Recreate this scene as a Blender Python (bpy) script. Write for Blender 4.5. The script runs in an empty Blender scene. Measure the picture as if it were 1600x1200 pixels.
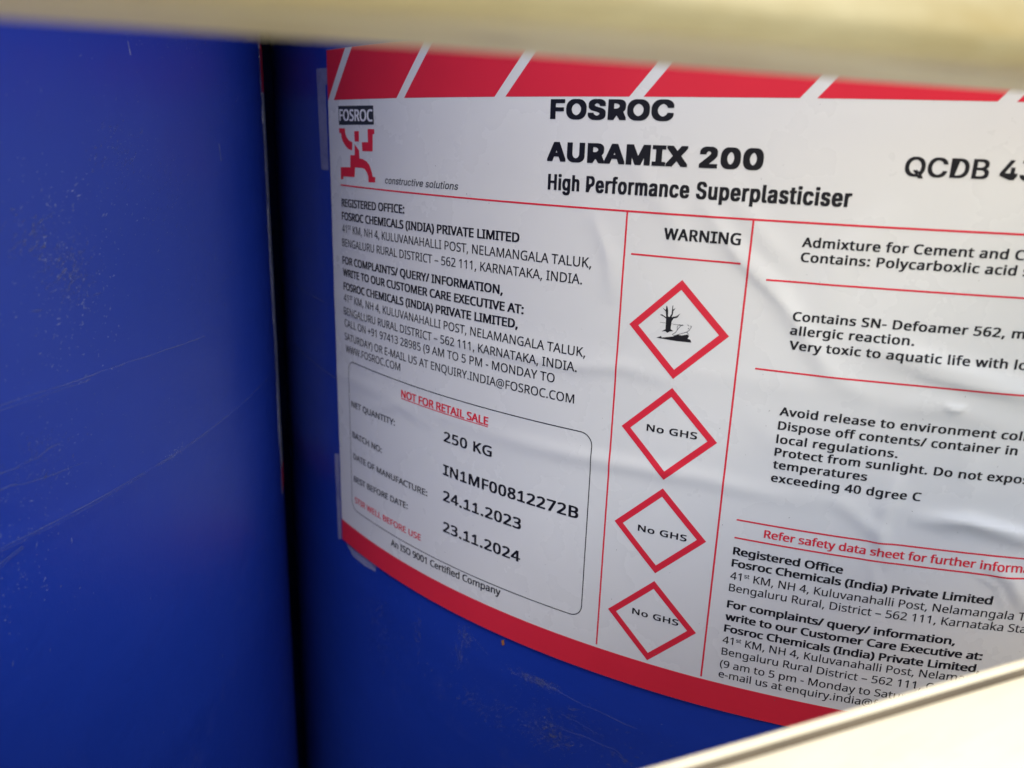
import bpy, math, random, os
import numpy as np
from mathutils import Matrix, Vector
from mathutils.geometry import tessellate_polygon

random.seed(7)
rng = np.random.default_rng(11)
sc = bpy.context.scene
MM = 0.001
R = 290.0            # drum radius, millimetres; the labelled drum's axis is the world z axis

# ------------------------------------------------------------------ camera
cam_d = bpy.data.cameras.new('camera')
cam = bpy.data.objects.new('camera', cam_d)
sc.collection.objects.link(cam)
sc.camera = cam
CAM = Vector((0, -0.49975, 0))
yaw, pitch, roll = 0.337677, -0.288588, -0.033947
rotm = (Matrix.Rotation(yaw, 3, 'Z') @ Matrix.Rotation(pitch, 3, 'X') @ Matrix.Rotation(roll, 3, 'Y'))
right, fwd, up = rotm.col[0], rotm.col[1], rotm.col[2]
mw = Matrix((right, up, -fwd)).transposed().to_4x4()
mw.translation = CAM
cam.matrix_world = mw
cam_d.sensor_width = 36.0
cam_d.lens = 1268.11 / 1600 * 36
cam_d.clip_start = 0.005
cam_d.clip_end = 600
cam_d.dof.use_dof = True
cam_d.dof.focus_distance = 0.228
cam_d.dof.aperture_fstop = 12.5

# ------------------------------------------------------------------ daylight
SUN_EL, SUN_AZ = math.radians(66), math.radians(152)      # azimuth clockwise from +y
world = bpy.data.worlds.new('World')
sc.world = world
world.use_nodes = True
wn = world.node_tree
sky = wn.nodes.new('ShaderNodeTexSky')
sky.sky_type = 'NISHITA'
sky.sun_disc = False
sky.sun_elevation = SUN_EL
sky.sun_rotation = SUN_AZ
sky.air_density = 1.0
sky.dust_density = 3.5
sky.ozone_density = 1.0
wn.links.new(sky.outputs[0], wn.nodes['Background'].inputs[0])
wn.nodes['Background'].inputs[1].default_value = 0.14
sun_d = bpy.data.lights.new('sun', 'SUN')
sun_d.energy = 1.5
sun_d.angle = math.radians(25)
sun_d.color = (1.0, 0.955, 0.89)
sun = bpy.data.objects.new('sun', sun_d)
sc.collection.objects.link(sun)
sd = Vector((math.sin(SUN_AZ) * math.cos(SUN_EL), math.cos(SUN_AZ) * math.cos(SUN_EL), math.sin(SUN_EL)))
sun.rotation_euler = sd.to_track_quat('Z', 'Y').to_euler()
sc.view_settings.view_transform = 'Standard'
sc.view_settings.look = 'None'
sc.view_settings.gamma = 1
sc.view_settings.exposure = 0.92
sc.cycles.max_bounces = 10
sc.cycles.diffuse_bounces = 6

# ------------------------------------------------------------------ helpers
def tag(o, label=None, cat=None, group=None, kind=None):
    for k, v in (('label', label), ('category', cat), ('group', group), ('kind', kind)):
        if v:
            o[k] = v
    return o

def empty(name, loc=(0, 0, 0), mat=None):
    o = bpy.data.objects.new(name, None)
    o.empty_display_size = 0.05
    sc.collection.objects.link(o)
    if mat is not None:
        o.matrix_world = mat
    else:
        o.location = loc
    return o

def mesh_obj(name, verts, faces, mat, parent=None, normals=None, smooth=False):
    """verts in millimetres, in the parent's frame"""
    me = bpy.data.meshes.new(name)
    v = np.asarray(verts, float) * MM
    me.from_pydata(v.tolist(), [], [list(map(int, f)) for f in faces])
    me.materials.append(mat)
    if smooth or normals is not None:
        me.shade_smooth()
    if normals is not None:
        me.normals_split_custom_set_from_vertices(np.asarray(normals).tolist())
    o = bpy.data.objects.new(name, me)
    sc.collection.objects.link(o)
    if parent is not None:
        o.parent = parent
    return o

def new_mat(name, col, rough=0.5, spec=0.5, coat=0.0):
    m = bpy.data.materials.new(name)
    m.use_nodes = True
    b = m.node_tree.nodes['Principled BSDF']
    b.inputs['Base Color'].default_value = (*col, 1)
    b.inputs['Roughness'].default_value = rough
    b.inputs['Specular IOR Level'].default_value = spec
    if coat:
        b.inputs['Coat Weight'].default_value = coat
        b.inputs['Coat Roughness'].default_value = 0.25
    return m, m.node_tree, b

def nnoise(nt, scale, detail=4, rough=0.55, mapping=None, dist=0.0):
    tc = nt.nodes.new('ShaderNodeTexCoord')
    mp = nt.nodes.new('ShaderNodeMapping')
    if mapping:
        mp.inputs['Scale'].default_value = mapping
    n = nt.nodes.new('ShaderNodeTexNoise')
    n.inputs['Scale'].default_value = scale
    n.inputs['Detail'].default_value = detail
    n.inputs['Roughness'].default_value = rough
    n.inputs['Distortion'].default_value = dist
    nt.links.new(tc.outputs['Object'], mp.inputs[0])
    nt.links.new(mp.outputs[0], n.inputs['Vector'])
    return n.outputs['Fac']

def nramp(nt, fac, stops):
    r = nt.nodes.new('ShaderNodeValToRGB')
    els = r.color_ramp.elements
    while len(els) < len(stops):
        els.new(0.5)
    for e, (p, c) in zip(els, stops):
        e.position = p
        e.color = (*c, 1) if not isinstance(c, (int, float)) else (c, c, c, 1)
    nt.links.new(fac, r.inputs[0])
    return r.outputs[0]

def nmix(nt, fac, a, b):
    m = nt.nodes.new('ShaderNodeMix')
    m.data_type = 'RGBA'
    if isinstance(fac, float):
        m.inputs[0].default_value = fac
    else:
        nt.links.new(fac, m.inputs[0])
    for i, c in ((6, a), (7, b)):
        if isinstance(c, tuple):
            m.inputs[i].default_value = (*c, 1)
        else:
            nt.links.new(c, m.inputs[i])
    return m.outputs[2]

def nbump(nt, bsdf, h, strength, dist):
    b = nt.nodes.new('ShaderNodeBump')
    b.inputs['Strength'].default_value = strength
    b.inputs['Distance'].default_value = dist
    nt.links.new(h, b.inputs['Height'])
    nt.links.new(b.outputs[0], bsdf.inputs['Normal'])
    return b

# ------------------------------------------------------------------ materials
BLUE = (0.010, 0.040, 0.345)
m_blue, nt, b = new_mat('blue_plastic', BLUE, 0.34, 0.45)
smear = nramp(nt, nnoise(nt, 9, 7, 0.68, (1, 1, 0.7), 1.2), [(0.52, 0.0), (0.74, 1.0)])
fine = nramp(nt, nnoise(nt, 160, 5, 0.7), [(0.50, 0.0), (0.70, 1.0)])
mm = nt.nodes.new('ShaderNodeMath'); mm.operation = 'MULTIPLY'
nt.links.new(smear, mm.inputs[0]); nt.links.new(fine, mm.inputs[1])
tone = nmix(nt, nramp(nt, nnoise(nt, 3.0, 3), [(0.3, 0.0), (0.7, 1.0)]), BLUE, (0.012, 0.048, 0.385))
m2 = nt.nodes.new('ShaderNodeMath'); m2.operation = 'MULTIPLY'; m2.inputs[1].default_value = 0.22
nt.links.new(mm.outputs[0], m2.inputs[0])
nt.links.new(nmix(nt, m2.outputs[0], tone, (0.16, 0.18, 0.34)), b.inputs['Base Color'])
nt.links.new(nramp(nt, nnoise(nt, 22, 6, 0.65), [(0.25, 0.28), (0.75, 0.46)]), b.inputs['Roughness'])
nbump(nt, b, nnoise(nt, 14, 8, 0.62), 0.5, 0.0016)

m_paper, nt, b = new_mat('label_film', (0.74, 0.74, 0.755), 0.36, 0.5, 0.35)
nt.links.new(nmix(nt, nramp(nt, nnoise(nt, 26, 6, 0.6), [(0.55, 0.0), (0.8, 1.0)]), (0.752, 0.765, 0.742), (0.740, 0.753, 0.730)), b.inputs['Base Color'])
nt.links.new(nramp(nt, nnoise(nt, 35, 5), [(0.3, 0.25), (0.7, 0.30)]), b.inputs['Roughness'])
nbump(nt, b, nnoise(nt, 45, 6, 0.55), 0.35, 0.0004)

def ink(name, col, rough=0.36):
    m, nt, b = new_mat(name, col, rough, 0.3)
    nt.links.new(nmix(nt, nnoise(nt, 60, 4), col, tuple(c * 1.12 + 0.002 for c in col)), b.inputs['Base Color'])
    nbump(nt, b, nnoise(nt, 45, 6, 0.55), 0.35, 0.0004)
    return m
m_red = ink('red_ink', (0.68, 0.024, 0.048))
m_black = ink('black_ink', (0.008, 0.008, 0.012))
m_grey = ink('grey_ink', (0.03, 0.032, 0.04))
m_charcoal = ink('charcoal_ink', (0.030, 0.036, 0.045))
m_white = ink('white_ink', (0.74, 0.74, 0.755))
INK = {'k': m_black, 'r': m_red, 'w': m_white, 'g': m_grey}

def translucent(name, col, lo, hi, scale):
    m, nt, b = new_mat(name, col, 0.5, 0.5)
    a = nramp(nt, nnoise(nt, scale, 6, 0.7), [(0.35, lo), (0.65, hi)])
    nt.links.new(a, b.inputs['Alpha'])
    return m
m_scratch = translucent('scratched_plastic', (0.14, 0.18, 0.42), 0.0, 0.6, 130)
m_scuff = translucent('scuffed_plastic', (0.36, 0.42, 0.64), 0.3, 0.95, 300)
m_tape = translucent('old_tape', (0.45, 0.46, 0.64), 0.4, 0.65, 60)
m_speck = translucent('grey_dust', (0.30, 0.28, 0.25), 0.2, 0.8, 200)
m_smear = translucent('rubbed_plastic', (0.12, 0.145, 0.31), 0.0, 0.38, 90)
m_rust, _, _ = new_mat('orange_grit', (0.35, 0.13, 0.04), 0.8)

def cream(name, paint, dirt, grime):
    m, nt, b = new_mat(name, (0.80, 0.75, 0.49), 0.42, 0.5)
    st = nramp(nt, nnoise(nt, 34, 7, 0.65, (0.3, 1, 1.6), 0.5), [(0.42, 0.0), (0.62, dirt)])
    c1 = nmix(nt, st, paint, (0.52, 0.41, 0.17))
    st2 = nramp(nt, nnoise(nt, 75, 6, 0.75, (0.4, 1, 1)), [(0.56, 0.0), (0.70, grime)])
    nt.links.new(nmix(nt, st2, c1, (0.42, 0.34, 0.20)), b.inputs['Base Color'])
    nbump(nt, b, nnoise(nt, 90, 6, 0.6), 0.4, 0.0005)
    return m
m_cream = cream('cream_paint', (0.81, 0.755, 0.555), 0.18, 0.14)
m_weathered = cream('weathered_cream_paint', (0.80, 0.73, 0.45), 1.0, 1.0)

m_bed, nt, b = new_mat('bed_steel', (0.12, 0.11, 0.10), 0.6)
nt.links.new(nmix(nt, nnoise(nt, 12, 7), (0.07, 0.065, 0.06), (0.17, 0.13, 0.10)), b.inputs['Base Color'])
m_blocker, nt, b = new_mat('dark_blocker', (0.05, 0.055, 0.05), 0.8)  # dark surface of the added sheet above the drums
nt.links.new(nmix(nt, nnoise(nt, 15, 6), (0.035, 0.04, 0.035), (0.07, 0.07, 0.06)), b.inputs['Base Color'])
m_seam, nt, b = new_mat('brown_seam', (0.10, 0.08, 0.06), 0.9)
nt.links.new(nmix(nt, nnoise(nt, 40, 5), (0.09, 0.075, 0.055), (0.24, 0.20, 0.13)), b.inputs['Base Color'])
m_cap, nt, b = new_mat('black_plastic', (0.02, 0.02, 0.022), 0.45)
nt.links.new(nmix(nt, nnoise(nt, 50, 3), (0.015, 0.015, 0.017), (0.03, 0.03, 0.03)), b.inputs['Base Color'])
m_ground, nt, b = new_mat('dusty_earth', (0.2, 0.18, 0.13), 0.95)
g1 = nmix(nt, nramp(nt, nnoise(nt, 0.35, 8, 0.65), [(0.4, 0.0), (0.62, 1.0)]), (0.40, 0.35, 0.26), (0.20, 0.22, 0.11))
nt.links.new(nmix(nt, nramp(nt, nnoise(nt, 9, 8, 0.7), [(0.35, 0.0), (0.7, 0.6)]), g1, (0.26, 0.23, 0.18)), b.inputs['Base Color'])
nbump(nt, b, nnoise(nt, 14, 8, 0.7), 0.8, 0.02)
TEXT = [
 ('sans', 'b', 'REGISTERED OFFICE:', 'REGISTERED OFFICE:', -162.88, -124.55, -23.34, -22.63, 2.72, 'k'),
 ('sans', 'b', 'FOSROC CHEMICALS (INDIA) PRIVATE LIMITED', 'FOSROC CHEMICALS (INDIA) PRIVATE LIMITED', -162.99, -77.2, -27.88, -27.01, 2.72, 'k'),
 ('sans', 'l', '41^ST^ KM, NH 4, KULUVANAHALLI POST, NELAMANGALA TALUK,', '41^ST^ KM, NH 4, KULUVANAHALLI POST, NELAMANGALA TALUK', -163.1, -54.61, -32.25, -31.75, 2.72, 'k'),
 ('sans', 'l', 'BENGALURU RURAL DISTRICT – 562 111, KARNATAKA, INDIA.', 'BENGALURU RURAL DISTRICT – 562 111, KARNATAKA, INDIA.', -163.38, -56.34, -37.17, -36.52, 2.72, 'k'),
 ('sans', 'b', 'FOR COMPLAINTS/ QUERY/ INFORMATION,', 'FOR COMPLAINTS/ QUERY/ INFORMATION', -163.45, -83.66, -43.49, -42.65, 2.72, 'k'),
 ('sans', 'b', 'WRITE TO OUR CUSTOMER CARE EXECUTIVE AT:', 'WRITE TO OUR CUSTOMER CARE EXECUTIVE AT:', -163.24, -74.84, -47.82, -47.41, 2.72, 'k'),
 ('sans', 'b', 'FOSROC CHEMICALS (INDIA) PRIVATE LIMITED,', 'FOSROC CHEMICALS (INDIA) PRIVATE LIMITED', -163.07, -77.71, -52.81, -51.93, 2.72, 'k'),
 ('sans', 'l', '41^ST^ KM, NH 4, KULUVANAHALLI POST, NELAMANGALA TALUK,', '41^ST^ KM, NH 4, KULUVANAHALLI POST, NELAMANGALA TALUK', -163.01, -54.75, -57.03, -56.78, 2.72, 'k'),
 ('sans', 'l', 'BENGALURU RURAL DISTRICT – 562 111, KARNATAKA, INDIA.', 'BENGALURU RURAL DISTRICT – 562 111, KARNATAKA, INDIA.', -163.28, -56.38, -61.91, -61.43, 2.72, 'k'),
 ('sans', 'l', 'CALL ON +91 97413 28985 (9 AM TO 5 PM - MONDAY TO', 'CALL ON +91 97413 28985 (9 AM TO 5 PM - MONDAY TO', -163.07, -63.34, -66.32, -65.94, 2.72, 'k'),
 ('sans', 'l', 'SATURDAY) OR E-MAIL US AT ENQUIRY.INDIA@FOSROC.COM', 'SATURDAY) OR E-MAIL US AT ENQUIRY.INDIA@FOSROC.COM', -163.35, -56.71, -71.45, -70.95, 2.72, 'k'),
 ('sans', 'l', 'WWW.FOSROC.COM', 'WWW.FOSROC.COM', -162.84, -127.26, -76.09, -75.26, 2.72, 'k'),
 ('sans', 'b', 'NOT FOR RETAIL SALE', 'NOT FOR RETAIL SALE', -126.64, -86.58, -84.32, -84.32, 2.7, 'r'),
 ('sans', 'm', 'NET QUANTITY:', 'NET QUANTITY:', -159.33, -130.55, -96.45, -95.82, 2.35, 'k'),
 ('sans', 'm', 'BATCH NO:', 'BATCH NO:', -159.1, -138.76, -108.5, -108.5, 2.35, 'k'),
 ('sans', 'm', 'DATE OF MANUFACTURE:', 'DATE OF MANUFACTURE:', -158.81, -113.16, -117.21, -116.67, 2.35, 'k'),
 ('sans', 'm', 'BEST BEFORE DATE:', 'BEST BEFORE DATE:', -158.94, -123.6, -126.52, -125.1, 2.35, 'k'),
 ('sans', 'm', 'STIR WELL BEFORE USE', 'STIR WELL BEFORE USE', -158.57, -116.43, -135.24, -134.75, 2.4, 'r'),
 ('sans', 'm', 'An ISO 9001 Certified Company', 'An ISO 9001 Certified Company', -133.44, -79.76, -143.15, -141.54, 2.6, 'k'),
 ('wide', 'b', '250 KG', '250 KG', -105.16, -84.97, -94.42, -94.42, 3.5, 'k'),
 ('wide', 'b', 'IN1MF00812272B', 'IN1MF00812272B', -105.27, -53.37, -106.24, -106.24, 3.75, 'k'),
 ('wide', 'b', '24.11.2023', '24.11.2023', -105.16, -72.91, -115.59, -115.59, 3.75, 'k'),
 ('wide', 'b', '23.11.2024', '23.11.2024', -105.02, -72.8, -126.91, -126.91, 3.75, 'k'),
 ('grot', 'x', 'FOSROC', 'FOSROC', -68.13, -34.88, 6.46, 6.46, 5.0, 'k'),
 ('grot', 'x', 'AURAMIX 200', 'AURAMIX 200', -68.55, -12.24, -4.35, -4.35, 5.0, 'k'),
 ('grot', 'b', 'High Performance Superplasticiser', 'High Performance Superplasticiser', -68.15, 8.68, -11.85, -11.85, 4.16, 'k'),
 ('grot', 'm', 'QCDB 43', 'QCDB', 19.29, 36.33, -4.33, -4.33, 4.28, 'k'),
 ('grot', 'i', 'constructive solutions', 'constructive solutions', -134.53, -100.28, -13.86, -13.86, 2.13, 'g'),
 ('wide', 'b', 'WARNING', 'WARNING', -34.16, -15.11, -22.41, -22.41, 2.91, 'k'),
 ('wide', 'b', 'Admixture for Cement and Concrete', 'Admixture for Cement and', -0.57, 43.68, -21.72, -21.72, 2.27, 'k'),
 ('wide', 'b', 'Contains: Polycarboxlic acid solution', 'Contains: Polycarboxlic acid', -0.44, 46.06, -25.29, -25.29, 2.25, 'k'),
 ('wide', 'b', 'Contains SN- Defoamer 562, may cause', 'Contains SN- Defoamer 562', -0.45, 45.52, -39.79, -39.79, 2.25, 'k'),
 ('wide', 'b', 'allergic reaction.', 'allergic reaction.', -0.65, 27.41, -43.36, -43.36, 2.25, 'k'),
 ('wide', 'b', 'Very toxic to aquatic life with long', 'Very toxic to aquatic life with', -0.38, 48.38, -47.14, -47.14, 2.25, 'k'),
 ('wide', 'b', 'Avoid release to environment collect', 'Avoid release to environment', -0.56, 49.11, -64.56, -64.56, 2.25, 'k'),
 ('wide', 'b', 'Dispose off contents/ container in', 'Dispose off contents/ container', -0.51, 50.78, -68.37, -68.37, 2.25, 'k'),
 ('wide', 'b', 'local regulations.', 'local regulations.', -0.48, 28.2, -72.06, -72.06, 2.25, 'k'),
 ('wide', 'b', 'Protect from sunlight. Do not expose', 'Protect from sunlight. Do not', -0.49, 48.0, -75.56, -75.56, 2.25, 'k'),
 ('wide', 'b', 'temperatures', 'temperatures', -0.49, 22.08, -79.08, -79.08, 2.25, 'k'),
 ('wide', 'b', 'exceeding 40 dgree C', 'exceeding 40 dgree C', -0.53, 35.27, -82.82, -82.82, 2.25, 'k'),
 ('wide', 'b', 'No GHS', 'No GHS', -34.45, -20.73, -74.61, -74.61, 1.95, 'k'),
 ('wide', 'b', 'No GHS', 'No GHS', -34.52, -20.68, -104.95, -104.95, 1.95, 'k'),
 ('wide', 'b', 'No GHS', 'No GHS', -34.17, -20.57, -131.87, -131.87, 1.95, 'k'),
 ('sans', 'm', 'Refer safety data sheet for further information', 'Refer safety data sheet for further', -0.4, 50.91, -99.24, -99.29, 2.32, 'r'),
 ('sans', 'b', 'Registered Office', 'Registered Office', -7.74, 20.08, -105.85, -105.85, 2.32, 'k'),
 ('sans', 'b', 'Fosroc Chemicals (India) Private Limited', 'Fosroc Chemicals (India) Private Limited', -7.72, 56.59, -109.53, -109.04, 2.32, 'k'),
 ('sans', 'l', '41^st^ KM, NH 4, Kuluvanahalli Post, Nelamangala Taluk,', '41^st^ KM, NH 4, Kuluvanahalli Post, Nelamangala', -7.79, 62.46, -113.42, -112.74, 2.32, 'k'),
 ('sans', 'l', 'Bengaluru Rural, District – 562 111, Karnataka State', 'Bengaluru Rural, District – 562 111, Karnataka', -7.74, 60.62, -117.11, -116.31, 2.32, 'k'),
 ('sans', 'b', 'For complaints/ query/ information,', 'For complaints/ query/ information', -7.61, 49.05, -122.31, -121.97, 2.32, 'k'),
 ('sans', 'b', 'write to our Customer Care Executive at:', 'write to our Customer Care Executive at:', -7.69, 57.23, -126.26, -125.51, 2.32, 'k'),
 ('sans', 'b', 'Fosroc Chemicals (India) Private Limited,', 'Fosroc Chemicals (India) Private Limited', -7.61, 56.35, -130.02, -129.31, 2.32, 'k'),
 ('sans', 'l', '41^st^ KM, NH 4, Kuluvanahalli Post, Nelamangala', '41^st^ KM, NH 4, Kuluvanahalli Post, Nelam', -7.75, 52.36, -133.74, -132.61, 2.32, 'k'),
 ('sans', 'l', 'Bengaluru Rural District – 562 111, Call on', 'Bengaluru Rural District – 562 111', -7.63, 42.79, -137.49, -136.6, 2.32, 'k'),
 ('sans', 'l', '(9 am to 5 pm - Monday to Saturday)', '(9 am to 5 pm - Monday to', -7.66, 31.93, -141.54, -140.78, 2.32, 'k'),
 ('sans', 'l', 'e-mail us at enquiry.india@fosroc.com', 'e-mail us at enquiry.india@', -7.7, 32.96, -144.98, -144.19, 2.32, 'k'),
 ('logo', 'b', 'FOSROC', 'FOSROC', -162.79, -141.41, 5.33, 5.14, 3.72, 'w'),
]
PG_LBOX = [(-163.69, 10.15), (-140.83, 10.03), (-140.53, 4.21), (-163.46, 3.99)]
PG_armL = [(-163.53, 2.86), (-159.22, 2.89), (-159.18, 1.46), (-158.39, 0.17), (-156.75, -0.97), (-154.3, -1.57), (-154.58, -4.16), (-156.9, -3.83), (-159.13, -2.84), (-161.08, -1.31), (-161.9, -0.01), (-162.12, 1.3), (-163.44, 1.36)]
PG_head = [(-152.94, 2.05), (-149.79, 2.08), (-149.93, -1.22), (-152.67, -1.28)]
PG_armR = [(-144.37, 2.84), (-140.47, 2.81), (-140.37, 1.33), (-141.31, 1.24), (-141.56, -4.1), (-147.84, -4.23), (-148.09, -1.39), (-144.26, -1.31)]
PG_leg = [(-152.81, -2.13), (-149.88, -4.03), (-149.83, -6.61), (-147.68, -6.79), (-145.2, -7.46), (-143.52, -8.55), (-142.36, -10.41), (-141.7, -12.16), (-140.13, -12.21), (-140.32, -13.88), (-144.28, -14.04), (-144.37, -12.3), (-145.07, -11.04), (-146.53, -9.95), (-147.79, -9.62), (-152.77, -9.65), (-153.18, -12.8), (-161.15, -13.01), (-161.38, -13.97), (-163.14, -14.06), (-163.09, -10.01), (-156.07, -9.71), (-155.87, -5.77), (-152.86, -5.67)]
PG_trunk = [(-33.54, -42.06), (-33.03, -41.87), (-31.86, -42.5), (-32.07, -40.98), (-33.06, -40.08), (-32.11, -40.6), (-32.03, -39.44), (-31.81, -39.55), (-31.46, -40.66), (-31.37, -42.18), (-30.99, -42.39), (-30.49, -41.44), (-30.43, -39.26), (-30.25, -39.19), (-30.21, -40.25), (-29.54, -39.79), (-30.11, -40.75), (-30.16, -41.65), (-30.41, -42.32), (-29.16, -41.92), (-28.22, -41.09), (-28.88, -42.27), (-29.86, -42.64), (-30.3, -43.47), (-30.37, -45.54), (-29.64, -45.96), (-30.5, -46.15), (-31.18, -46.63), (-31.74, -46.23), (-32.81, -46.45), (-31.73, -45.71), (-31.83, -42.88), (-32.46, -42.44)]
PG_ground = [(-33.97, -48.28), (-32.71, -47.66), (-32.62, -48.09), (-29.56, -47.38), (-28.33, -46.78), (-27.31, -46.83), (-25.82, -46.38), (-25.4, -46.84), (-25.71, -47.52), (-24.94, -47.68), (-24.62, -48.41), (-28.69, -48.51)]
PG_hor = [(-33.36, -44.05), (-28.83, -44.13), (-27.06, -44.02)]
PG_f1 = [(-29.86, -46.9), (-29.02, -46.27), (-28.47, -45.3), (-27.79, -44.31), (-27.06, -44.02)]
PG_f2 = [(-28.57, -45.57), (-28.73, -44.69), (-28.32, -44.17), (-27.54, -44.28)]
PG_f3 = [(-29.72, -47.01), (-29.2, -47.07), (-27.35, -46.32), (-26.13, -45.78), (-25.55, -45.32), (-25.12, -44.5), (-24.91, -44.09), (-25.41, -44.07)]
PG_f4 = [(-26.07, -43.79), (-25.66, -44.1)]
PG_eye = [(-25.82, -44.79), (-25.62, -44.76)]
PG_f5 = [(-26.13, -45.78), (-25.72, -46.11), (-25.42, -46.58)]
PG_tape1 = [(-182.23, 22.79), (-173.59, 22.79), (-170.17, 22.42), (-170.04, 17.15), (-174.47, 17.3), (-173.81, -11.51), (-180.54, -11.58)]
PG_tape2 = [(-176.68, -120.97), (-172.34, -120.04), (-172.32, -156.94), (-175.53, -158.35)]
PG_tape3 = [(-168.14, -156.83), (-155.14, -155.66), (-144.21, -154.76), (-144.79, -159.12), (-152.83, -160.23), (-162.13, -160.17)]
PG_rust = [(-78.91, -158.02), (-77.88, -157.35), (-77.56, -159.16), (-78.58, -159.84)]

# ------------------------------------------------------------------ the surface of a drum
# s = distance round the drum from the -y side, h = height above the camera, both in millimetres.
RINGS = [(-86.0, 0.10, 2.6), (-56.5, 0.08, 3.2), (-171.0, 0.10, 6.0)]
def ring_relief(h):
    z = np.zeros_like(h)
    for c, a, w in RINGS:
        z = z + a * np.exp(-((h - c) / w) ** 2)
    return z

# creases pressed into the label film: polyline in (s, h), height, half width
CREASES = [
 ([(-56, -14), (-48, -30), (-47, -41)], 0.22, 2.6),
 ([(-49, 1), (-33, -16), (-27, -30)], 0.18, 3.0),
 ([(-27, -10), (-17, -23), (-6, -32), (9.5, -52), (23, -59)], 0.42, 2.8),
 ([(-22, -6), (-10, -20), (0, -29)], 0.25, 3.0),
 ([(14, -43), (31, -48), (54, -53), (90, -52)], 0.45, 3.4),
 ([(22, -59), (36, -58), (58, -62)], 0.20, 3.0),
 ([(-130, -62), (-104, -60), (-57, -60), (-42, -58), (-22, -61)], 0.22, 2.2),
 ([(-90, -88), (-57, -87), (-18, -85), (14, -89)], 0.22, 2.6),
 ([(30, -76), (28, -86), (27, -98)], 0.30, 2.0),
 ([(14, -84), (27, -93), (31, -103)], 0.24, 2.4),
 ([(33, -88), (47, -87), (61, -90), (90, -88)], 0.55, 2.4),
 ([(52, -97), (60, -102), (65, -110)], 0.40, 2.2),
 ([(-168, -60.5), (-154, -61.5), (-146, -61.5)], 0.16, 0.8),
 ([(-152, -94), (-128, -88), (-108, -91)], 0.14, 2.2),
 ([(20, -10), (8, -26), (4, -44)], 0.14, 4.0),
 ([(44, -64), (46, -78), (42, -92)], 0.16, 3.4),
 ([(-26, -12), (-15, -26), (-2, -37), (8, -50)], 0.10, 1.1),
 ([(40, -86.5), (52, -87.5), (66, -89)], 0.12, 1.0),
 ([(36, -57.2), (39, -58.2), (42, -57.6)], 0.16, 1.0),
 ([(28, -50), (44, -52.5), (66, -54)], 0.12, 1.3),
 ([(50, -100), (57, -104), (61, -112)], 0.12, 1.0),
 ([(-54, -18), (-50, -27), (-48, -38)], 0.06, 0.9),
 ([(24, -96), (29, -108), (26, -122)], 0.10, 1.6),
 ([(-10, -64), (4, -76), (12, -88)], 0.14, 3.6),
]
_ph = rng.uniform(0, 6.28, (14,)); _kx = rng.normal(0, 0.075, (14,)); _ky = rng.normal(0, 0.10, (14,))
def label_relief(s, h):
    z = ring_relief(h) + 0.40
    n = np.zeros_like(s)
    for p, a, c in zip(_ph, _kx, _ky):
        n = n + np.sin(a * s + c * h + p)
    gain = 0.010 + 0.028 / (1 + np.exp(-(s + 20) / 22.0))
    z = z + n * gain + 0.06
    for pl, amp, w in CREASES:
        d = np.full_like(s, 1e9); tt = np.zeros_like(s)
        m = len(pl) - 1
        for i in range(m):
            ax, ay = pl[i]; bx, by = pl[i + 1]
            ex, ey = bx - ax, by - ay
            t = np.clip(((s - ax) * ex + (h - ay) * ey) / (ex * ex + ey * ey), 0, 1)
            dd = np.hypot(s - ax - t * ex, h - ay - t * ey)
            k = dd < d
            d = np.where(k, dd, d); tt = np.where(k, (i + t) / m, tt)
        fade = np.sin(np.pi * np.clip(tt, 0.0, 1.0)) ** 0.8
        z = z + (0.95 + 1.1 / (1 + math.exp(-(pl[0][0] - 5) / 8))) * amp * fade * np.exp(-(d / w) ** 2)
    return z

def on_label(s, h, off, relief=label_relief):
    s = np.asarray(s, float); h = np.asarray(h, float)
    w = relief(s, h)
    e = 0.25
    ws = (relief(s + e, h) - relief(s - e, h)) / (2 * e)
    wh = (relief(s, h + e) - relief(s, h - e)) / (2 * e)
    th = s / R
    r = R + w + off
    P = np.stack([r * np.sin(th), -r * np.cos(th), h], -1)
    rad = np.stack([np.sin(th), -np.cos(th), np.zeros_like(th)], -1)
    tan = np.stack([np.cos(th), np.sin(th), np.zeros_like(th)], -1)
    N = rad - ws[..., None] * tan
    N[..., 2] -= wh
    N /= np.linalg.norm(N, axis=-1, keepdims=True)
    return P, N

def refine(V, F, lim):
    """split long triangle edges so flat print follows the curved film"""
    V = [tuple(v) for v in V]
    F = [tuple(f) for f in F]
    cache = {}
    out = []
    stack = F
    while stack:
        a, b_, c = stack.pop()
        pa, pb, pc = V[a], V[b_], V[c]
        e = [(math.dist(pa, pb), a, b_, c), (math.dist(pb, pc), b_, c, a), (math.dist(pc, pa), c, a, b_)]
        L, i, j, k = max(e)
        if L <= lim:
            out.append((a, b_, c)); continue
        key = (min(i, j), max(i, j))
        if key not in cache:
            cache[key] = len(V)
            V.append(((V[i][0] + V[j][0]) / 2, (V[i][1] + V[j][1]) / 2))
        mdx = cache[key]
        stack.append((i, mdx, k)); stack.append((mdx, j, k))
    return V, out

def print_flat(name, V, F, mat, parent, off=0.05, lim=1.6, relief=label_relief):
    V, F = refine(V, F, lim)
    A = np.array(V)
    P, N = on_label(A[:, 0], A[:, 1], off, relief)
    # every triangle faces outwards
    G = []
    for a, b_, c in F:
        ar = (A[b_, 0] - A[a, 0]) * (A[c, 1] - A[a, 1]) - (A[c, 0] - A[a, 0]) * (A[b_, 1] - A[a, 1])
        if abs(ar) < 1e-9:
            continue
        G.append((a, b_, c) if ar > 0 else (a, c, b_))
    return mesh_obj(name, P, G, mat, parent, normals=N)

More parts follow.
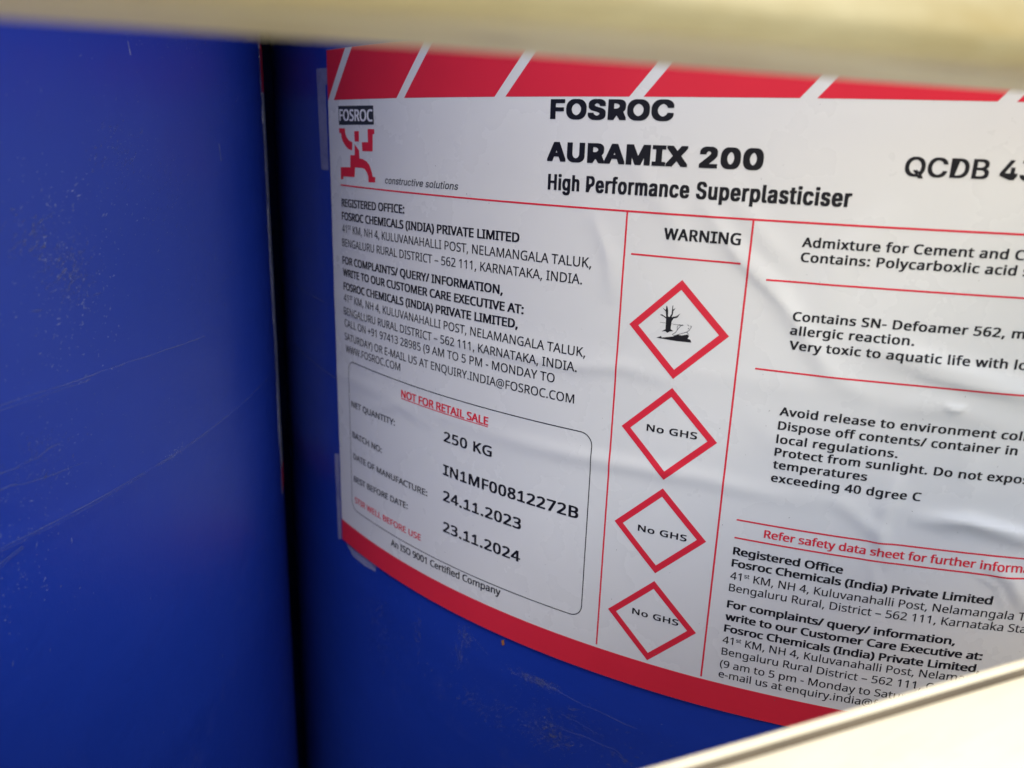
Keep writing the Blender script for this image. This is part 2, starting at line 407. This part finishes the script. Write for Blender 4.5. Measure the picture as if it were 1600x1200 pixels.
def poly_tris(pts):
    t = tessellate_polygon([[Vector((x, y, 0)) for x, y in pts]])
    return [tuple(p) for p in pts], [tuple(f) for f in t]

def strip_tris(pts, w, closed=False):
    """a line of width w along a polyline"""
    P = [np.array(p, float) for p in pts]
    n = len(P)
    V, F = [], []
    for i in range(n):
        a = P[(i - 1) % n] if (closed or i > 0) else P[i]
        c = P[(i + 1) % n] if (closed or i < n - 1) else P[i]
        d = c - a; d /= (np.linalg.norm(d) + 1e-12)
        nn = np.array([-d[1], d[0]]) * w / 2
        V += [tuple(P[i] + nn), tuple(P[i] - nn)]
    for i in range(n if closed else n - 1):
        j = (i + 1) % n
        F += [(2 * i, 2 * i + 1, 2 * j + 1), (2 * i, 2 * j + 1, 2 * j)]
    return V, F

# ------------------------------------------------------------------ lettering
def get_font(fn):
    p = os.path.join(bpy.utils.resource_path('LOCAL'), 'datafiles', 'fonts', fn)
    try:
        return bpy.data.fonts.load(p)
    except Exception:
        return bpy.data.fonts.load('<builtin>')
F_SANS = get_font('NotoSansHebrew-Regular.woff2')
F_GROT = get_font('Inter.woff2')
_tc = bpy.data.curves.new('type_setter', 'FONT')
_tc.resolution_u = 3
_to = bpy.data.objects.new('type_setter', _tc)
sc.collection.objects.link(_to)
_glyph = {}
def _geom(font, text):
    _tc.font = font; _tc.body = text
    bpy.context.view_layer.update()
    ev = _to.evaluated_get(bpy.context.evaluated_depsgraph_get())
    me = ev.to_mesh()
    V = np.array([(v.co.x, v.co.y) for v in me.vertices]).reshape(-1, 2)
    me.calc_loop_triangles()
    F = np.array([t.vertices[:] for t in me.loop_triangles]).reshape(-1, 3)
    ev.to_mesh_clear()
    return V, F
_cap = {}
def glyph(font, ch):
    k = (font.name, ch)
    if k in _glyph:
        return _glyph[k]
    if font.name not in _cap:
        V, F = _geom(font, 'H')
        _cap[font.name] = (V[:, 1].max(), V[:, 0].min())
    cap, hl = _cap[font.name]
    if ch == ' ':
        V, F = _geom(font, 'H H'); adv2 = V[:, 0].max()
        V1, _ = _geom(font, 'HH'); adv1 = V1[:, 0].max()
        _glyph[k] = (np.zeros((0, 2)), np.zeros((0, 3), int), (adv2 - adv1) / cap)
        return _glyph[k]
    V, F = _geom(font, ch)
    V2, _ = _geom(font, ch + 'H')
    H, _ = _geom(font, 'H')
    adv = V2[:, 0].max() - H[:, 0].max()
    _glyph[k] = (V / cap, F, adv / cap)
    return _glyph[k]

def serifs(ch):
    """the slab ends that the wide printed face has on I and 1"""
    if ch == 'I':
        r = [(-0.12, 0.0, 0.42, 0.13), (-0.12, 0.87, 0.42, 1.0)]
    elif ch == '1':
        r = [(0.02, 0.0, 0.62, 0.12)]
    else:
        return None
    V, F = [], []
    for x0, y0, x1, y1 in r:
        i = len(V)
        V += [(x0, y0), (x1, y0), (x1, y1), (x0, y1)]
        F += [(i, i + 1, i + 2), (i, i + 2, i + 3)]
    return np.array(V), np.array(F)

WEIGHT = {'l': 0.014, 'm': 0.040, 'i': 0.022, 'b': 0.058, 'x': 0.092}
def typeset(face, style, text):
    font = F_GROT if face == 'grot' else F_SANS
    x = 0.0; sup = False
    Vs, Fs, n = [], [], 0
    track = {'wide': 0.06, 'sans': 0.0, 'grot': {'x': 0.07, 'b': 0.115}.get(style, 0.02), 'logo': 0.02}[face]
    for ch in text:
        if ch == '^':
            sup = not sup; continue
        V, F, adv = glyph(font, ch)
        if face == 'wide' and ch == 'I':
            V = V + (0.06, 0); adv += 0.12
        if len(V):
            k = 0.55 if sup else 1.0
            parts = [(V, F)]
            if face == 'wide' and serifs(ch):
                sv, sf = serifs(ch)
                if ch == 'I':
                    cx = V[:, 0].mean(); sv = sv - (0.15, 0) + (cx, 0)
                else:
                    cx = V[:, 0].max(); sv = sv + (cx - 0.42 + 0.0, 0)
                parts.append((sv, sf))
            for pv, pf in parts:
                q = pv * k
                if style == 'i':
                    q = q + np.stack([q[:, 1] * 0.21, 0 * q[:, 1]], 1)
                q = q + (x, 0.46 if sup else 0.0)
                Vs.append(q); Fs.append(pf + n); n += len(q)
        x += (adv + track) * (0.55 if sup else 1.0)
    return np.concatenate(Vs), np.concatenate(Fs)

def lettering(row, parent, off=0.05):
    face, style, text, fit, s0, s1, h0, h1, cap, col = row
    V, F = typeset(face, style, text)
    Vf, _ = typeset(face, style, fit)
    kx = (s1 - s0) / (Vf[:, 0].max() - Vf[:, 0].min())
    x0 = Vf[:, 0].min()
    S = (V[:, 0] - x0) * kx + s0
    Hh = V[:, 1] * cap
    wgt = WEIGHT[style] * cap * (0.85 if face == 'wide' else 1.0)
    allV, allF = [], []
    copies = [(0, 0)]
    if wgt > 0:
        k = 8 if style in 'bx' else 4
        copies += [(wgt * dx, wgt * (0.55 if style == 'x' else 0.40) * dy) for dx, dy in ((1, 1), (-1, -1), (1, -1), (-1, 1), (1, 0), (-1, 0), (0, 1), (0, -1))[:k]]
        ky = 0.55 if style == 'x' else 0.40
        Hh = Hh * (1 - 2 * ky * wgt / cap) + wgt * ky
    V0 = np.stack([S, Hh + h0 + (h1 - h0) * (S - s0) / (s1 - s0)], 1)
    V1, F1 = refine(V0, F, 1.8)
    V1 = np.array(V1); F1 = np.array(F1)
    P_all, N_all, F_all = [], [], []
    n = 0
    a = V1[F1[:, 0]]; b_ = V1[F1[:, 1]]; c = V1[F1[:, 2]]
    ar = (b_[:, 0] - a[:, 0]) * (c[:, 1] - a[:, 1]) - (c[:, 0] - a[:, 0]) * (b_[:, 1] - a[:, 1])
    F1 = F1[np.abs(ar) > 1e-9]; ar = ar[np.abs(ar) > 1e-9]
    F1[ar < 0] = F1[ar < 0][:, [0, 2, 1]]
    for i, (dx, dy) in enumerate(copies):
        P, N = on_label(V1[:, 0] + dx, V1[:, 1] + dy, off + i * 0.0035)
        P_all.append(P); N_all.append(N); F_all.append(F1 + n); n += len(P)
    return mesh_obj('lettering', np.concatenate(P_all), np.concatenate(F_all), INK[col], parent, normals=np.concatenate(N_all))


# ------------------------------------------------------------------ drums
def lathe(profile, seg=288):
    V, F = [], []
    th = np.linspace(0, 2 * np.pi, seg, endpoint=False)
    for r, z in profile:
        for t in th:
            V.append((r * math.sin(t), -r * math.cos(t), z))
    n = len(profile)
    for i in range(n - 1):
        for j in range(seg):
            k = (j + 1) % seg
            F.append((i * seg + j, i * seg + k, (i + 1) * seg + k, (i + 1) * seg + j))
    return V, F

BOT, TOP = -560.0, 350.0
prof = [(0, BOT + 14), (200, BOT + 10), (262, BOT), (276, BOT + 3), (286, BOT + 12), (290, BOT + 28), (290, BOT + 70), (296, BOT + 80), (298, BOT + 92), (296, BOT + 104), (290, BOT + 114)]
zs = np.arange(BOT + 120, 60, 1.0)
zs = [z for z in zs if (z > -200) or (int(z) % 10 == 0)]
prof += [(R + float(ring_relief(np.array(z))), z) for z in zs]
prof += [(290, 150), (290, 170), (296, 180), (298, 192), (296, 204), (290, 214), (290, 290), (286, 306), (272, 318), (266, 324), (266, 336), (262, 341), (255, 336), (250, 322), (230, 312), (100, 314), (0, 316)]
body_v, body_f = lathe(prof)
ring_v, ring_f = lathe([(267, 318), (281, 320), (285, 326), (285, 340), (279, 346), (270, 344), (267, 338), (267, 318)], 192)
bung_v, bung_f = lathe([(0, 0), (34, 0), (38, 4), (38, 12), (34, 16), (22, 16), (20, 11), (0, 11)], 48)

def make_drum(loc_mm, label):
    d = empty('plastic_drum', tuple(c * MM for c in loc_mm))
    tag(d, label, 'drum', 'blue plastic drums standing on the truck bed')
    mesh_obj('body', body_v, body_f, m_blue, d, smooth=True)
    mesh_obj('top_ring', ring_v, ring_f, m_blue, d, smooth=True)
    for x in (-165, 165):
        o = mesh_obj('bung', bung_v, bung_f, m_cap, d, smooth=True)
        o.location = (x * MM, 0, 0.314)
    return d

def copy_drum(src, loc_mm, label):
    r = src.copy(); sc.collection.objects.link(r)
    r.location = tuple(c * MM for c in loc_mm)
    r['label'] = label
    for ch in src.children:
        c = ch.copy(); sc.collection.objects.link(c); c.parent = r
    return r

LEFT = (-441.7, -386.25)
drum_r = make_drum((0, 0, 0), 'blue plastic drum on the right with a large white and red product label')
drum_l = copy_drum(drum_r, (*LEFT, 0), 'scratched plain blue drum on the left beside the labelled one')
mid = (LEFT[0] / 2 - 0.6587 * 506, LEFT[1] / 2 + 0.7524 * 506)
drum_b = copy_drum(drum_r, (*mid, 0), 'blue drum hidden in the dark behind the gap between the two front drums')

# ------------------------------------------------------------------ the label
S0, S1, H0, H1 = -170.6, 262.0, -156.0, 28.3
def film(parent, s0, s1, h0, h1, mat, relief, step=0.85, name='label', off=0.0, slant=0.0):
    ns = max(2, int((s1 - s0) / step)); nh = max(2, int((h1 - h0) / step))
    S, Hh = np.meshgrid(np.linspace(s0, s1, ns + 1), np.linspace(h0, h1, nh + 1), indexing='ij')
    S = S + slant * (Hh - h0) / (h1 - h0) * (S1 - S) / (S1 - s0)
    P, N = on_label(S.ravel(), Hh.ravel(), off, relief)
    idx = np.arange((ns + 1) * (nh + 1)).reshape(ns + 1, nh + 1)
    F = [(idx[i, j], idx[i + 1, j], idx[i + 1, j + 1], idx[i, j + 1]) for i in range(ns) for j in range(nh)]
    # the cut edge goes down to the plastic
    loop = list(idx[:, 0]) + list(idx[-1, 1:]) + list(idx[-2::-1, -1]) + list(idx[0, -2:0:-1])
    base = len(P)
    Q = P[loop].copy()
    rr = np.hypot(Q[:, 0], Q[:, 1]); hh = Q[:, 2]
    k = (R + ring_relief(hh) - 0.3) / rr
    Q[:, 0] *= k; Q[:, 1] *= k
    P = np.concatenate([P, Q]); N = np.concatenate([N, N[loop]])
    m = len(loop)
    F += [(loop[i], base + i, base + (i + 1) % m, loop[(i + 1) % m]) for i in range(m)]
    return mesh_obj(name, P, F, mat, parent, normals=N)

label = film(drum_r, S0, S1, H0, H1, m_paper, label_relief, slant=-1.2)
label['label'] = 'white product label with red bands, black print and four hazard diamonds'

def patch(name, s_fn, h0, h1, mat, parent, n_h=8, off=0.04, relief=label_relief, step=2.0):
    """a printed patch whose left and right ends are given per height"""
    hs = np.linspace(h0, h1, n_h + 1)
    rows = []
    w = max(s_fn(h)[1] - s_fn(h)[0] for h in hs)
    n = max(1, int(w / step))
    V = []
    for h in hs:
        a, c = s_fn(h)
        V += [(a + (c - a) * i / n, h) for i in range(n + 1)]
    F = []
    for j in range(n_h):
        for i in range(n):
            a = j * (n + 1) + i
            F += [(a, a + 1, a + n + 2), (a, a + n + 2, a + n + 1)]
    A = np.array(V)
    P, N = on_label(A[:, 0], A[:, 1], off, relief)
    return mesh_obj(name, P, F, mat, parent, normals=N)

SL = 0.85
left_edge = lambda h: S0 - 1.2 * (h - H0) / (H1 - H0) + 0.05
for k in range(-1, 11):
    a0 = -124.3 + 40.9 * k if k >= 0 else -400
    c0 = -128.1 + 40.9 * (k + 1) if k >= 0 else -128.1
    if k == -1:
        # the panel right of the first bar, then the sliver left of it
        patch('red_panel', lambda h: (-166.9 + SL * (h - 12.1), -128.1 + SL * (h - 12.1)), 12.1, 28.25, m_red, label)
        patch('red_panel', lambda h: (left_edge(h), max(left_edge(h) + 0.05, -171.4 + SL * (h - 12.1))), 12.1, 28.25, m_red, label, step=3)
        continue
    if a0 > S1 - 12:
        break
    patch('red_panel', lambda h, a=a0, c=c0: (min(a + SL * (h - 12.1), S1 - .1), min(c + SL * (h - 12.1), S1 - .05)), 12.1, 28.25, m_red, label)
patch('red_band', lambda h: (left_edge(h), S1 - .05), -155.95, -147.0, m_red, label)

def rule(name, pts, w, mat, off=0.04, closed=False):
    V, F = strip_tris(pts, w, closed)
    return print_flat(name, V, F, mat, label, off)
def hline(h, a, c, w=0.46, mat=None):
    n = max(1, int((c - a) / 4))
    return rule('red_rule', [(a + (c - a) * i / n, h) for i in range(n + 1)], w, mat or m_red)
def vline(s, a, c, w=0.5):
    n = int(abs(c - a) / 4)
    return rule('red_rule', [(s, a + (c - a) * i / n) for i in range(n + 1)], w, m_red, off=0.047)
hline(-16.0, -163.3, 255, 0.5)
vline(-44.6, -16.2, -146.0)
vline(-12.5, -16.2, -146.3)
hline(-26.9, -42.7, -14.4)
hline(-30.3, -7.9, 150)
hline(-53.1, -7.95, 150)
hline(-95.4, -7.95, 150)
hline(-100.75, -7.95, 150)
hline(-84.75, -126.6, -86.6, 0.30)

# rounded black frame round the batch details
def round_rect(a, c, lo, hi, r, n=8):
    pts = []
    for cx, cy, t0 in ((c - r, hi - r, 0), (a + r, hi - r, 90), (a + r, lo + r, 180), (c - r, lo + r, 270)):
        pts += [(cx + r * math.cos(math.radians(t0 + 90 * i / n)), cy + r * math.sin(math.radians(t0 + 90 * i / n))) for i in range(n + 1)]
    return pts
rr = round_rect(-161.0, -50.3, -138.6, -78.9, 3.8)
full = []
for i in range(len(rr)):
    a, c = rr[i], rr[(i + 1) % len(rr)]
    n = max(1, int(math.dist(a, c) / 4))
    full += [(a[0] + (c[0] - a[0]) * j / n, a[1] + (c[1] - a[1]) * j / n) for j in range(n)]
rule('batch_frame', full, 0.30, m_black, closed=True)

# logo
def polyprint(name, pts, mat, off=0.045):
    V, F = poly_tris(pts)
    return print_flat(name, V, F, mat, label, off)
polyprint('logo_panel', PG_LBOX, m_charcoal)
for pg in (PG_armL, PG_head, PG_armR, PG_leg):
    polyprint('logo_figure', pg, m_red)

# hazard diamonds
for hc in (-45.6, -74.6, -103.7, -132.7):
    o, i_ = 13.25, 10.7
    c = (-28.5, hc)
    out = [(c[0], c[1] + o), (c[0] + o, c[1]), (c[0], c[1] - o), (c[0] - o, c[1])]
    inn = [(c[0], c[1] + i_), (c[0] + i_, c[1]), (c[0], c[1] - i_), (c[0] - i_, c[1])]
    V, F = out + inn, []
    for k in range(4):
        j = (k + 1) % 4
        F += [(k, j, 4 + j), (k, 4 + j, 4 + k)]
    print_flat('hazard_diamond', V, F, m_red, label, 0.045)
polyprint('bare_tree_symbol', PG_trunk, m_black)
polyprint('shore_symbol', PG_ground, m_black)
fish = ([], [])
for pl, w in ((PG_hor, 0.09), (PG_f1, 0.13), (PG_f2, 0.11), (PG_f3, 0.12), (PG_f4, 0.12), (PG_f5, 0.11), (PG_eye, 0.26)):
    V, F = strip_tris(pl, w)
    n = len(fish[0])
    fish[0].extend(V); fish[1].extend([tuple(x + n for x in f) for f in F])
print_flat('fish_symbol', fish[0], fish[1], m_black, label, 0.05)

for row in TEXT:
    lettering(row, label, 0.075 if row[0] == 'logo' else 0.05)
bpy.data.objects.remove(_to, do_unlink=True)

# left drum's label: only its right-hand edge comes round the drum
plain = lambda s, h: ring_relief(h) + 0.22
l2 = film(drum_l, 617.0, 1040.0, -145.8, 32.0, m_paper, plain, step=3.0)
l2['label'] = 'right edge of a white label with red bands'
patch('red_band', lambda h: (617.05, 1039.9), -145.75, -135.0, m_red, l2, n_h=4, relief=plain, step=4)
patch('red_panel', lambda h: (617.05, 1039.9), 15.0, 31.95, m_red, l2, n_h=4, relief=plain, step=4)

# old tape left round the label
bare = lambda s, h: ring_relief(h) + 0.06
for pg in (PG_tape1, PG_tape2, PG_tape3):
    V, F = poly_tris(pg)
    print_flat('tape_remnant', V, F, m_tape, drum_r, 0.04, relief=bare)
V, F = poly_tris(PG_rust)
print_flat('grit_speck', V, F, m_rust, drum_r, 0.2, relief=bare)

# ------------------------------------------------------------------ scratches and scuffs
def scratch(parent, pts, w, mat=None, jit=0.12):
    Q = []
    for i in range(len(pts) - 1):
        a, c = pts[i], pts[i + 1]
        n = max(1, int(math.dist(a, c) / 3))
        for j in range(n):
            t = j / n
            Q.append((a[0] + (c[0] - a[0]) * t + rng.normal(0, jit), a[1] + (c[1] - a[1]) * t + rng.normal(0, jit)))
    Q.append(pts[-1])
    V, F = strip_tris(Q, w)
    return print_flat('scratch', V, F, mat or m_scratch, parent, 0.02, relief=bare)
scratch(drum_l, [(440, -85.8), (451, -85.6), (484, -85.4), (508, -85.3), (544, -85.2), (575, -86.0), (594, -88)], 0.34, jit=0.05)
scratch(drum_l, [(440, -86.4), (470, -86.3), (500, -85.8), (530, -85.8)], 0.18, jit=0.07)
scratch(drum_l, [(440, -55.4), (456, -55.2), (472, -55.1), (493, -55.1), (530, -56.9)], 0.32, jit=0.08)
scratch(drum_l, [(440, -56.6), (456, -56.2), (480, -56.0)], 0.2, jit=0.08)
scratch(drum_l, [(440, -70.5), (454, -69.6), (463, -69.2), (469.5, -68.0)], 0.3)
scratch(drum_l, [(440, -73), (453, -72.9), (465, -74.5), (475, -75.0)], 0.26)
scratch(drum_l, [(446, -91), (451, -88.8), (456.4, -87.4)], 0.3, jit=0.03)
scratch(drum_l, [(446, -92), (452, -89.2), (456.6, -87.9)], 0.2, jit=0.03)
scratch(drum_l, [(505, 20), (505.6, 17)], 0.3, m_scuff, 0.02)
scratch(drum_l, [(549.6, -3), (550.6, -8)], 0.35, m_scuff, 0.05)
scratch(drum_r, [(-222, -60), (-200, -60.5), (-172, -61)], 0.4)
scratch(drum_r, [(-235, -88), (-205, -88), (-172, -89)], 0.5)
for a in ([(-66, -166), (-50, -169), (-30, -171)], [(-62, -182), (-48, -181), (-36, -181.5)], [(-92, -162), (-84, -166)], [(-55, -176), (-40, -178)]):
    scratch(drum_r, a, 0.3)

def scuffs(parent, clusters, name='scuff_marks', mat=None, k_size=1.0, k_n=1.0):
    V, F = [], []
    for cs, ch, ss, shh, n, size, ang in clusters:
        for _ in range(int(n * k_n)):
            size_ = size * k_size
            s = rng.normal(cs, ss); h = rng.normal(ch, shh)
            l = 1.25 * size_ * rng.uniform(0.3, 1.0) * (3.0 if rng.random() < 0.12 else 1.0); w = size_ * rng.uniform(0.18, 0.55)
            t = ang + rng.normal(0, 0.5)
            c, d = math.cos(t), math.sin(t)
            i = len(V)
            k = rng.uniform(0.3, 1.0)
            V += [(s - c * l, h - d * l), (s + d * w * k, h - c * w * k), (s + c * l, h + d * l), (s - d * w, h + c * w)]
            F += [(i, i + 1, i + 2), (i, i + 2, i + 3)]
    o = print_flat(name, V, F, mat or m_scuff, parent, 0.03, lim=50, relief=bare)
    o['kind'] = 'stuff'
    return o
scuffs(drum_l, [
 (500, -10, 26, 16, 150, 0.15, 0.6), (478, -21, 9, 6, 130, 0.18, 0.7), (496, -4, 5, 5, 45, 0.16, 0.5), (513, -12, 6, 5, 60, 0.12, 0.6),
 (480, -32, 5, 6, 70, 0.18, 0.8), (468, -36, 10, 12, 90, 0.16, 0.7), (478, -47, 8, 8, 60, 0.2, 0.8), (515, -36, 12, 9, 40, 0.14, 0.5),
 (466, -70, 7, 6, 60, 0.16, 0.7), (455, -80, 6, 6, 70, 0.18, 0.8), (455, -95, 7, 7, 60, 0.2, 0.9), (498, -75, 14, 10, 30, 0.14, 0.6),
 (530, 22, 7, 2, 60, 0.14, 0.2), (509, 22, 3, 1.2, 20, 0.16, 0.3), (535, -55, 18, 16, 40, 0.14, 0.8), (565, 10, 12, 12, 20, 0.2, 0.8),
 (500, -90, 30, 20, 60, 0.12, 0.7), (530, -160, 50, 40, 40, 0.16, 0.7), (540, -60, 50, 45, 80, 0.11, 0.7), (508, -85.5, 3, 0.8, 26, 0.2, 0.5)], k_size=1.25, k_n=1.4)
scuffs(drum_r, [
 (-64, -167.5, 5, 1.0, 150, 0.16, 0.1), (-95, -163, 3, 2.2, 70, 0.16, 1.4), (-97, -172, 2.2, 2.5, 50, 0.16, 1.5), (-55, -176, 12, 5, 120, 0.14, 0.1),
 (-62, -184, 6, 4, 120, 0.18, 0.4), (-85, -186, 20, 8, 140, 0.14, 0.6), (-125, -176, 14, 9, 110, 0.16, 1.3), (-150, -182, 12, 12, 90, 0.18, 1.4),
 (-40, -186, 20, 8, 120, 0.14, 0.2), (-100, -200, 30, 12, 120, 0.15, 0.8), (-20, -176, 15, 6, 40, 0.14, 0.2), (-190, -150, 10, 60, 60, 0.2, 1.0), (-190, 15, 8, 10, 30, 0.2, 1.0)], k_size=1.15, k_n=0.8)
scuffs(drum_r, [(-64, -167.5, 4, 0.8, 120, 0.8, 0.05), (-95, -164, 1.6, 2.2, 60, 0.7, 1.5), (-97, -172, 1.2, 2.6, 60, 0.7, 1.5), (-118, -172, 1.5, 5, 60, 0.8, 1.5),
 (-56, -178, 10, 4, 90, 0.9, 0.1), (-60, -185, 4, 3, 160, 0.8, 0.3), (-84, -188, 9, 4, 140, 0.8, 0.7), (-30, -184, 14, 5, 90, 0.9, 0.1), (-140, -180, 9, 9, 110, 0.9, 1.4)],
 'rub_marks', m_smear)
scuffs(drum_l, [(478, -31, 4, 3.5, 170, 0.7, 0.7), (469, -23, 5, 3, 110, 0.6, 0.6), (497, -6, 5, 4, 90, 0.6, 0.8), (517, -14, 5, 5, 120, 0.5, 0.8), (463, -70, 5, 5, 90, 0.6, 0.8),
 (535, 25, 7, 1.5, 80, 0.6, 0.1), (540, -38, 9, 6, 60, 0.6, 0.9), (560, 12, 6, 6, 50, 0.7, 0.3)], 'rub_marks', m_smear)

dust = ([], [])
for _ in range(150):
    s_, h_ = rng.uniform(-168, 75), rng.uniform(-150, 25)
    l, w, t = rng.uniform(0.08, 0.35), rng.uniform(0.04, 0.10), rng.uniform(0, 3.1)
    c, d = math.cos(t), math.sin(t)
    n = len(dust[0])
    dust[0].extend([(s_ - c * l, h_ - d * l), (s_ + d * w, h_ - c * w), (s_ + c * l, h_ + d * l), (s_ - d * w, h_ + c * w)])
    dust[1].extend([(n, n + 1, n + 2), (n, n + 2, n + 3)])
print_flat('dust_specks', dust[0], dust[1], m_speck, label, 0.10, lim=50)['kind'] = 'stuff'

# ------------------------------------------------------------------ truck side: two cream boards on stakes
A = math.radians(41.5)
rail_mat = Matrix(((math.cos(A), -math.sin(A), 0, CAM.x), (math.sin(A), math.cos(A), 0, CAM.y), (0, 0, 1, 0), (0, 0, 0, 1)))
side = empty('truck_side', mat=rail_mat)
tag(side, 'out of focus cream painted truck side of two horizontal boards in front of the drums', 'truck side')
P_FAR, P_NEAR = 82.0, 57.0

def extrude_x(section, x0, x1, n=24, wob=0.0, zslope=0.0):
    """section in (y, z), run along x; gently uneven like old painted steel"""
    V, F = [], []
    m = len(section)
    xs = np.linspace(x0, x1, n + 1)
    for x in xs:
        dz = wob * math.sin(x * 0.021 + 1.0) + wob * 0.5 * math.sin(x * 0.063) + zslope * x
        for y, z in section:
            V.append((x, y, z + dz))
    for i in range(n):
        for j in range(m):
            k = (j + 1) % m
            F.append((i * m + j, (i + 1) * m + j, (i + 1) * m + k, i * m + k))
    F.append(tuple(range(m)))
    F.append(tuple(n * m + j for j in range(m - 1, -1, -1)))
    return V, F

def rounded(y0, y1, z0, z1, r, n=6):
    pts = []
    for cy, cz, t0 in ((y1 - r, z1 - r, 0), (y0 + r, z1 - r, 90), (y0 + r, z0 + r, 180), (y1 - r, z0 + r, 270)):
        pts += [(cy + r * math.cos(math.radians(t0 + 90 * i / n)), cz + r * math.sin(math.radians(t0 + 90 * i / n))) for i in range(n + 1)]
    return pts

V, F = extrude_x(rounded(P_NEAR, P_FAR, 8.0, 62.0, 3.0), -700, 900, 120, 0.12, 0.0035)
mesh_obj('board', V, F, m_weathered, side, smooth=True)['label'] = 'upper board, stained ochre underneath'
V, F = extrude_x(rounded(P_NEAR, 78.5, -470.0, -86.4, 1.0), -700, 900, 120, 0.12, 0.008)
mesh_obj('board', V, F, m_cream, side, smooth=True)['label'] = 'lower board with a folded lip along its top edge'
V, F = extrude_x(rounded(80.2, P_FAR, -470.0, -86.4, 0.75), -700, 900, 120, 0.12, 0.008)
mesh_obj('edge_lip', V, F, m_cream, side, smooth=True)
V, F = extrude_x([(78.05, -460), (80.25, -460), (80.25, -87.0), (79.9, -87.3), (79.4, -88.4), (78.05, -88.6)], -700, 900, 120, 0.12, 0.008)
mesh_obj('brown_seam', V, F, m_seam, side)  # dark brown strip filling the groove between board and lip
for x in (-640, 560):
    V, F = extrude_x(rounded(15.0, 56.5, -540, 330, 3.0), x, x + 50, 1)
    mesh_obj('stake', V, F, m_cream, side)

# ------------------------------------------------------------------ setting
def slab(name, x0, x1, y0, y1, z0, z1, mat, m4):
    V = [(x, y, z) for x in (x0, x1) for y in (y0, y1) for z in (z0, z1)]
    F = [(0, 1, 3, 2), (4, 6, 7, 5), (0, 4, 5, 1), (2, 3, 7, 6), (0, 2, 6, 4), (1, 5, 7, 3)]
    o = mesh_obj(name, V, F, mat)
    o.matrix_world = m4
    tag(o, kind='structure')
    return o
slab('truck_bed', -1800, 2200, 10, 2300, -640, BOT, m_bed, rail_mat)
slab('added_light_blocker', -1750, 2150, 84, 2300, 352, 356, m_blocker, rail_mat)  # unseen sheet added over the drum tops to keep skylight out of the gap
g = mesh_obj('ground', [(x * 1000, y * 1000, -1500) for x in (-250, 250) for y in (-250, 250)], [(0, 2, 3, 1)], m_ground)
tag(g, kind='structure')
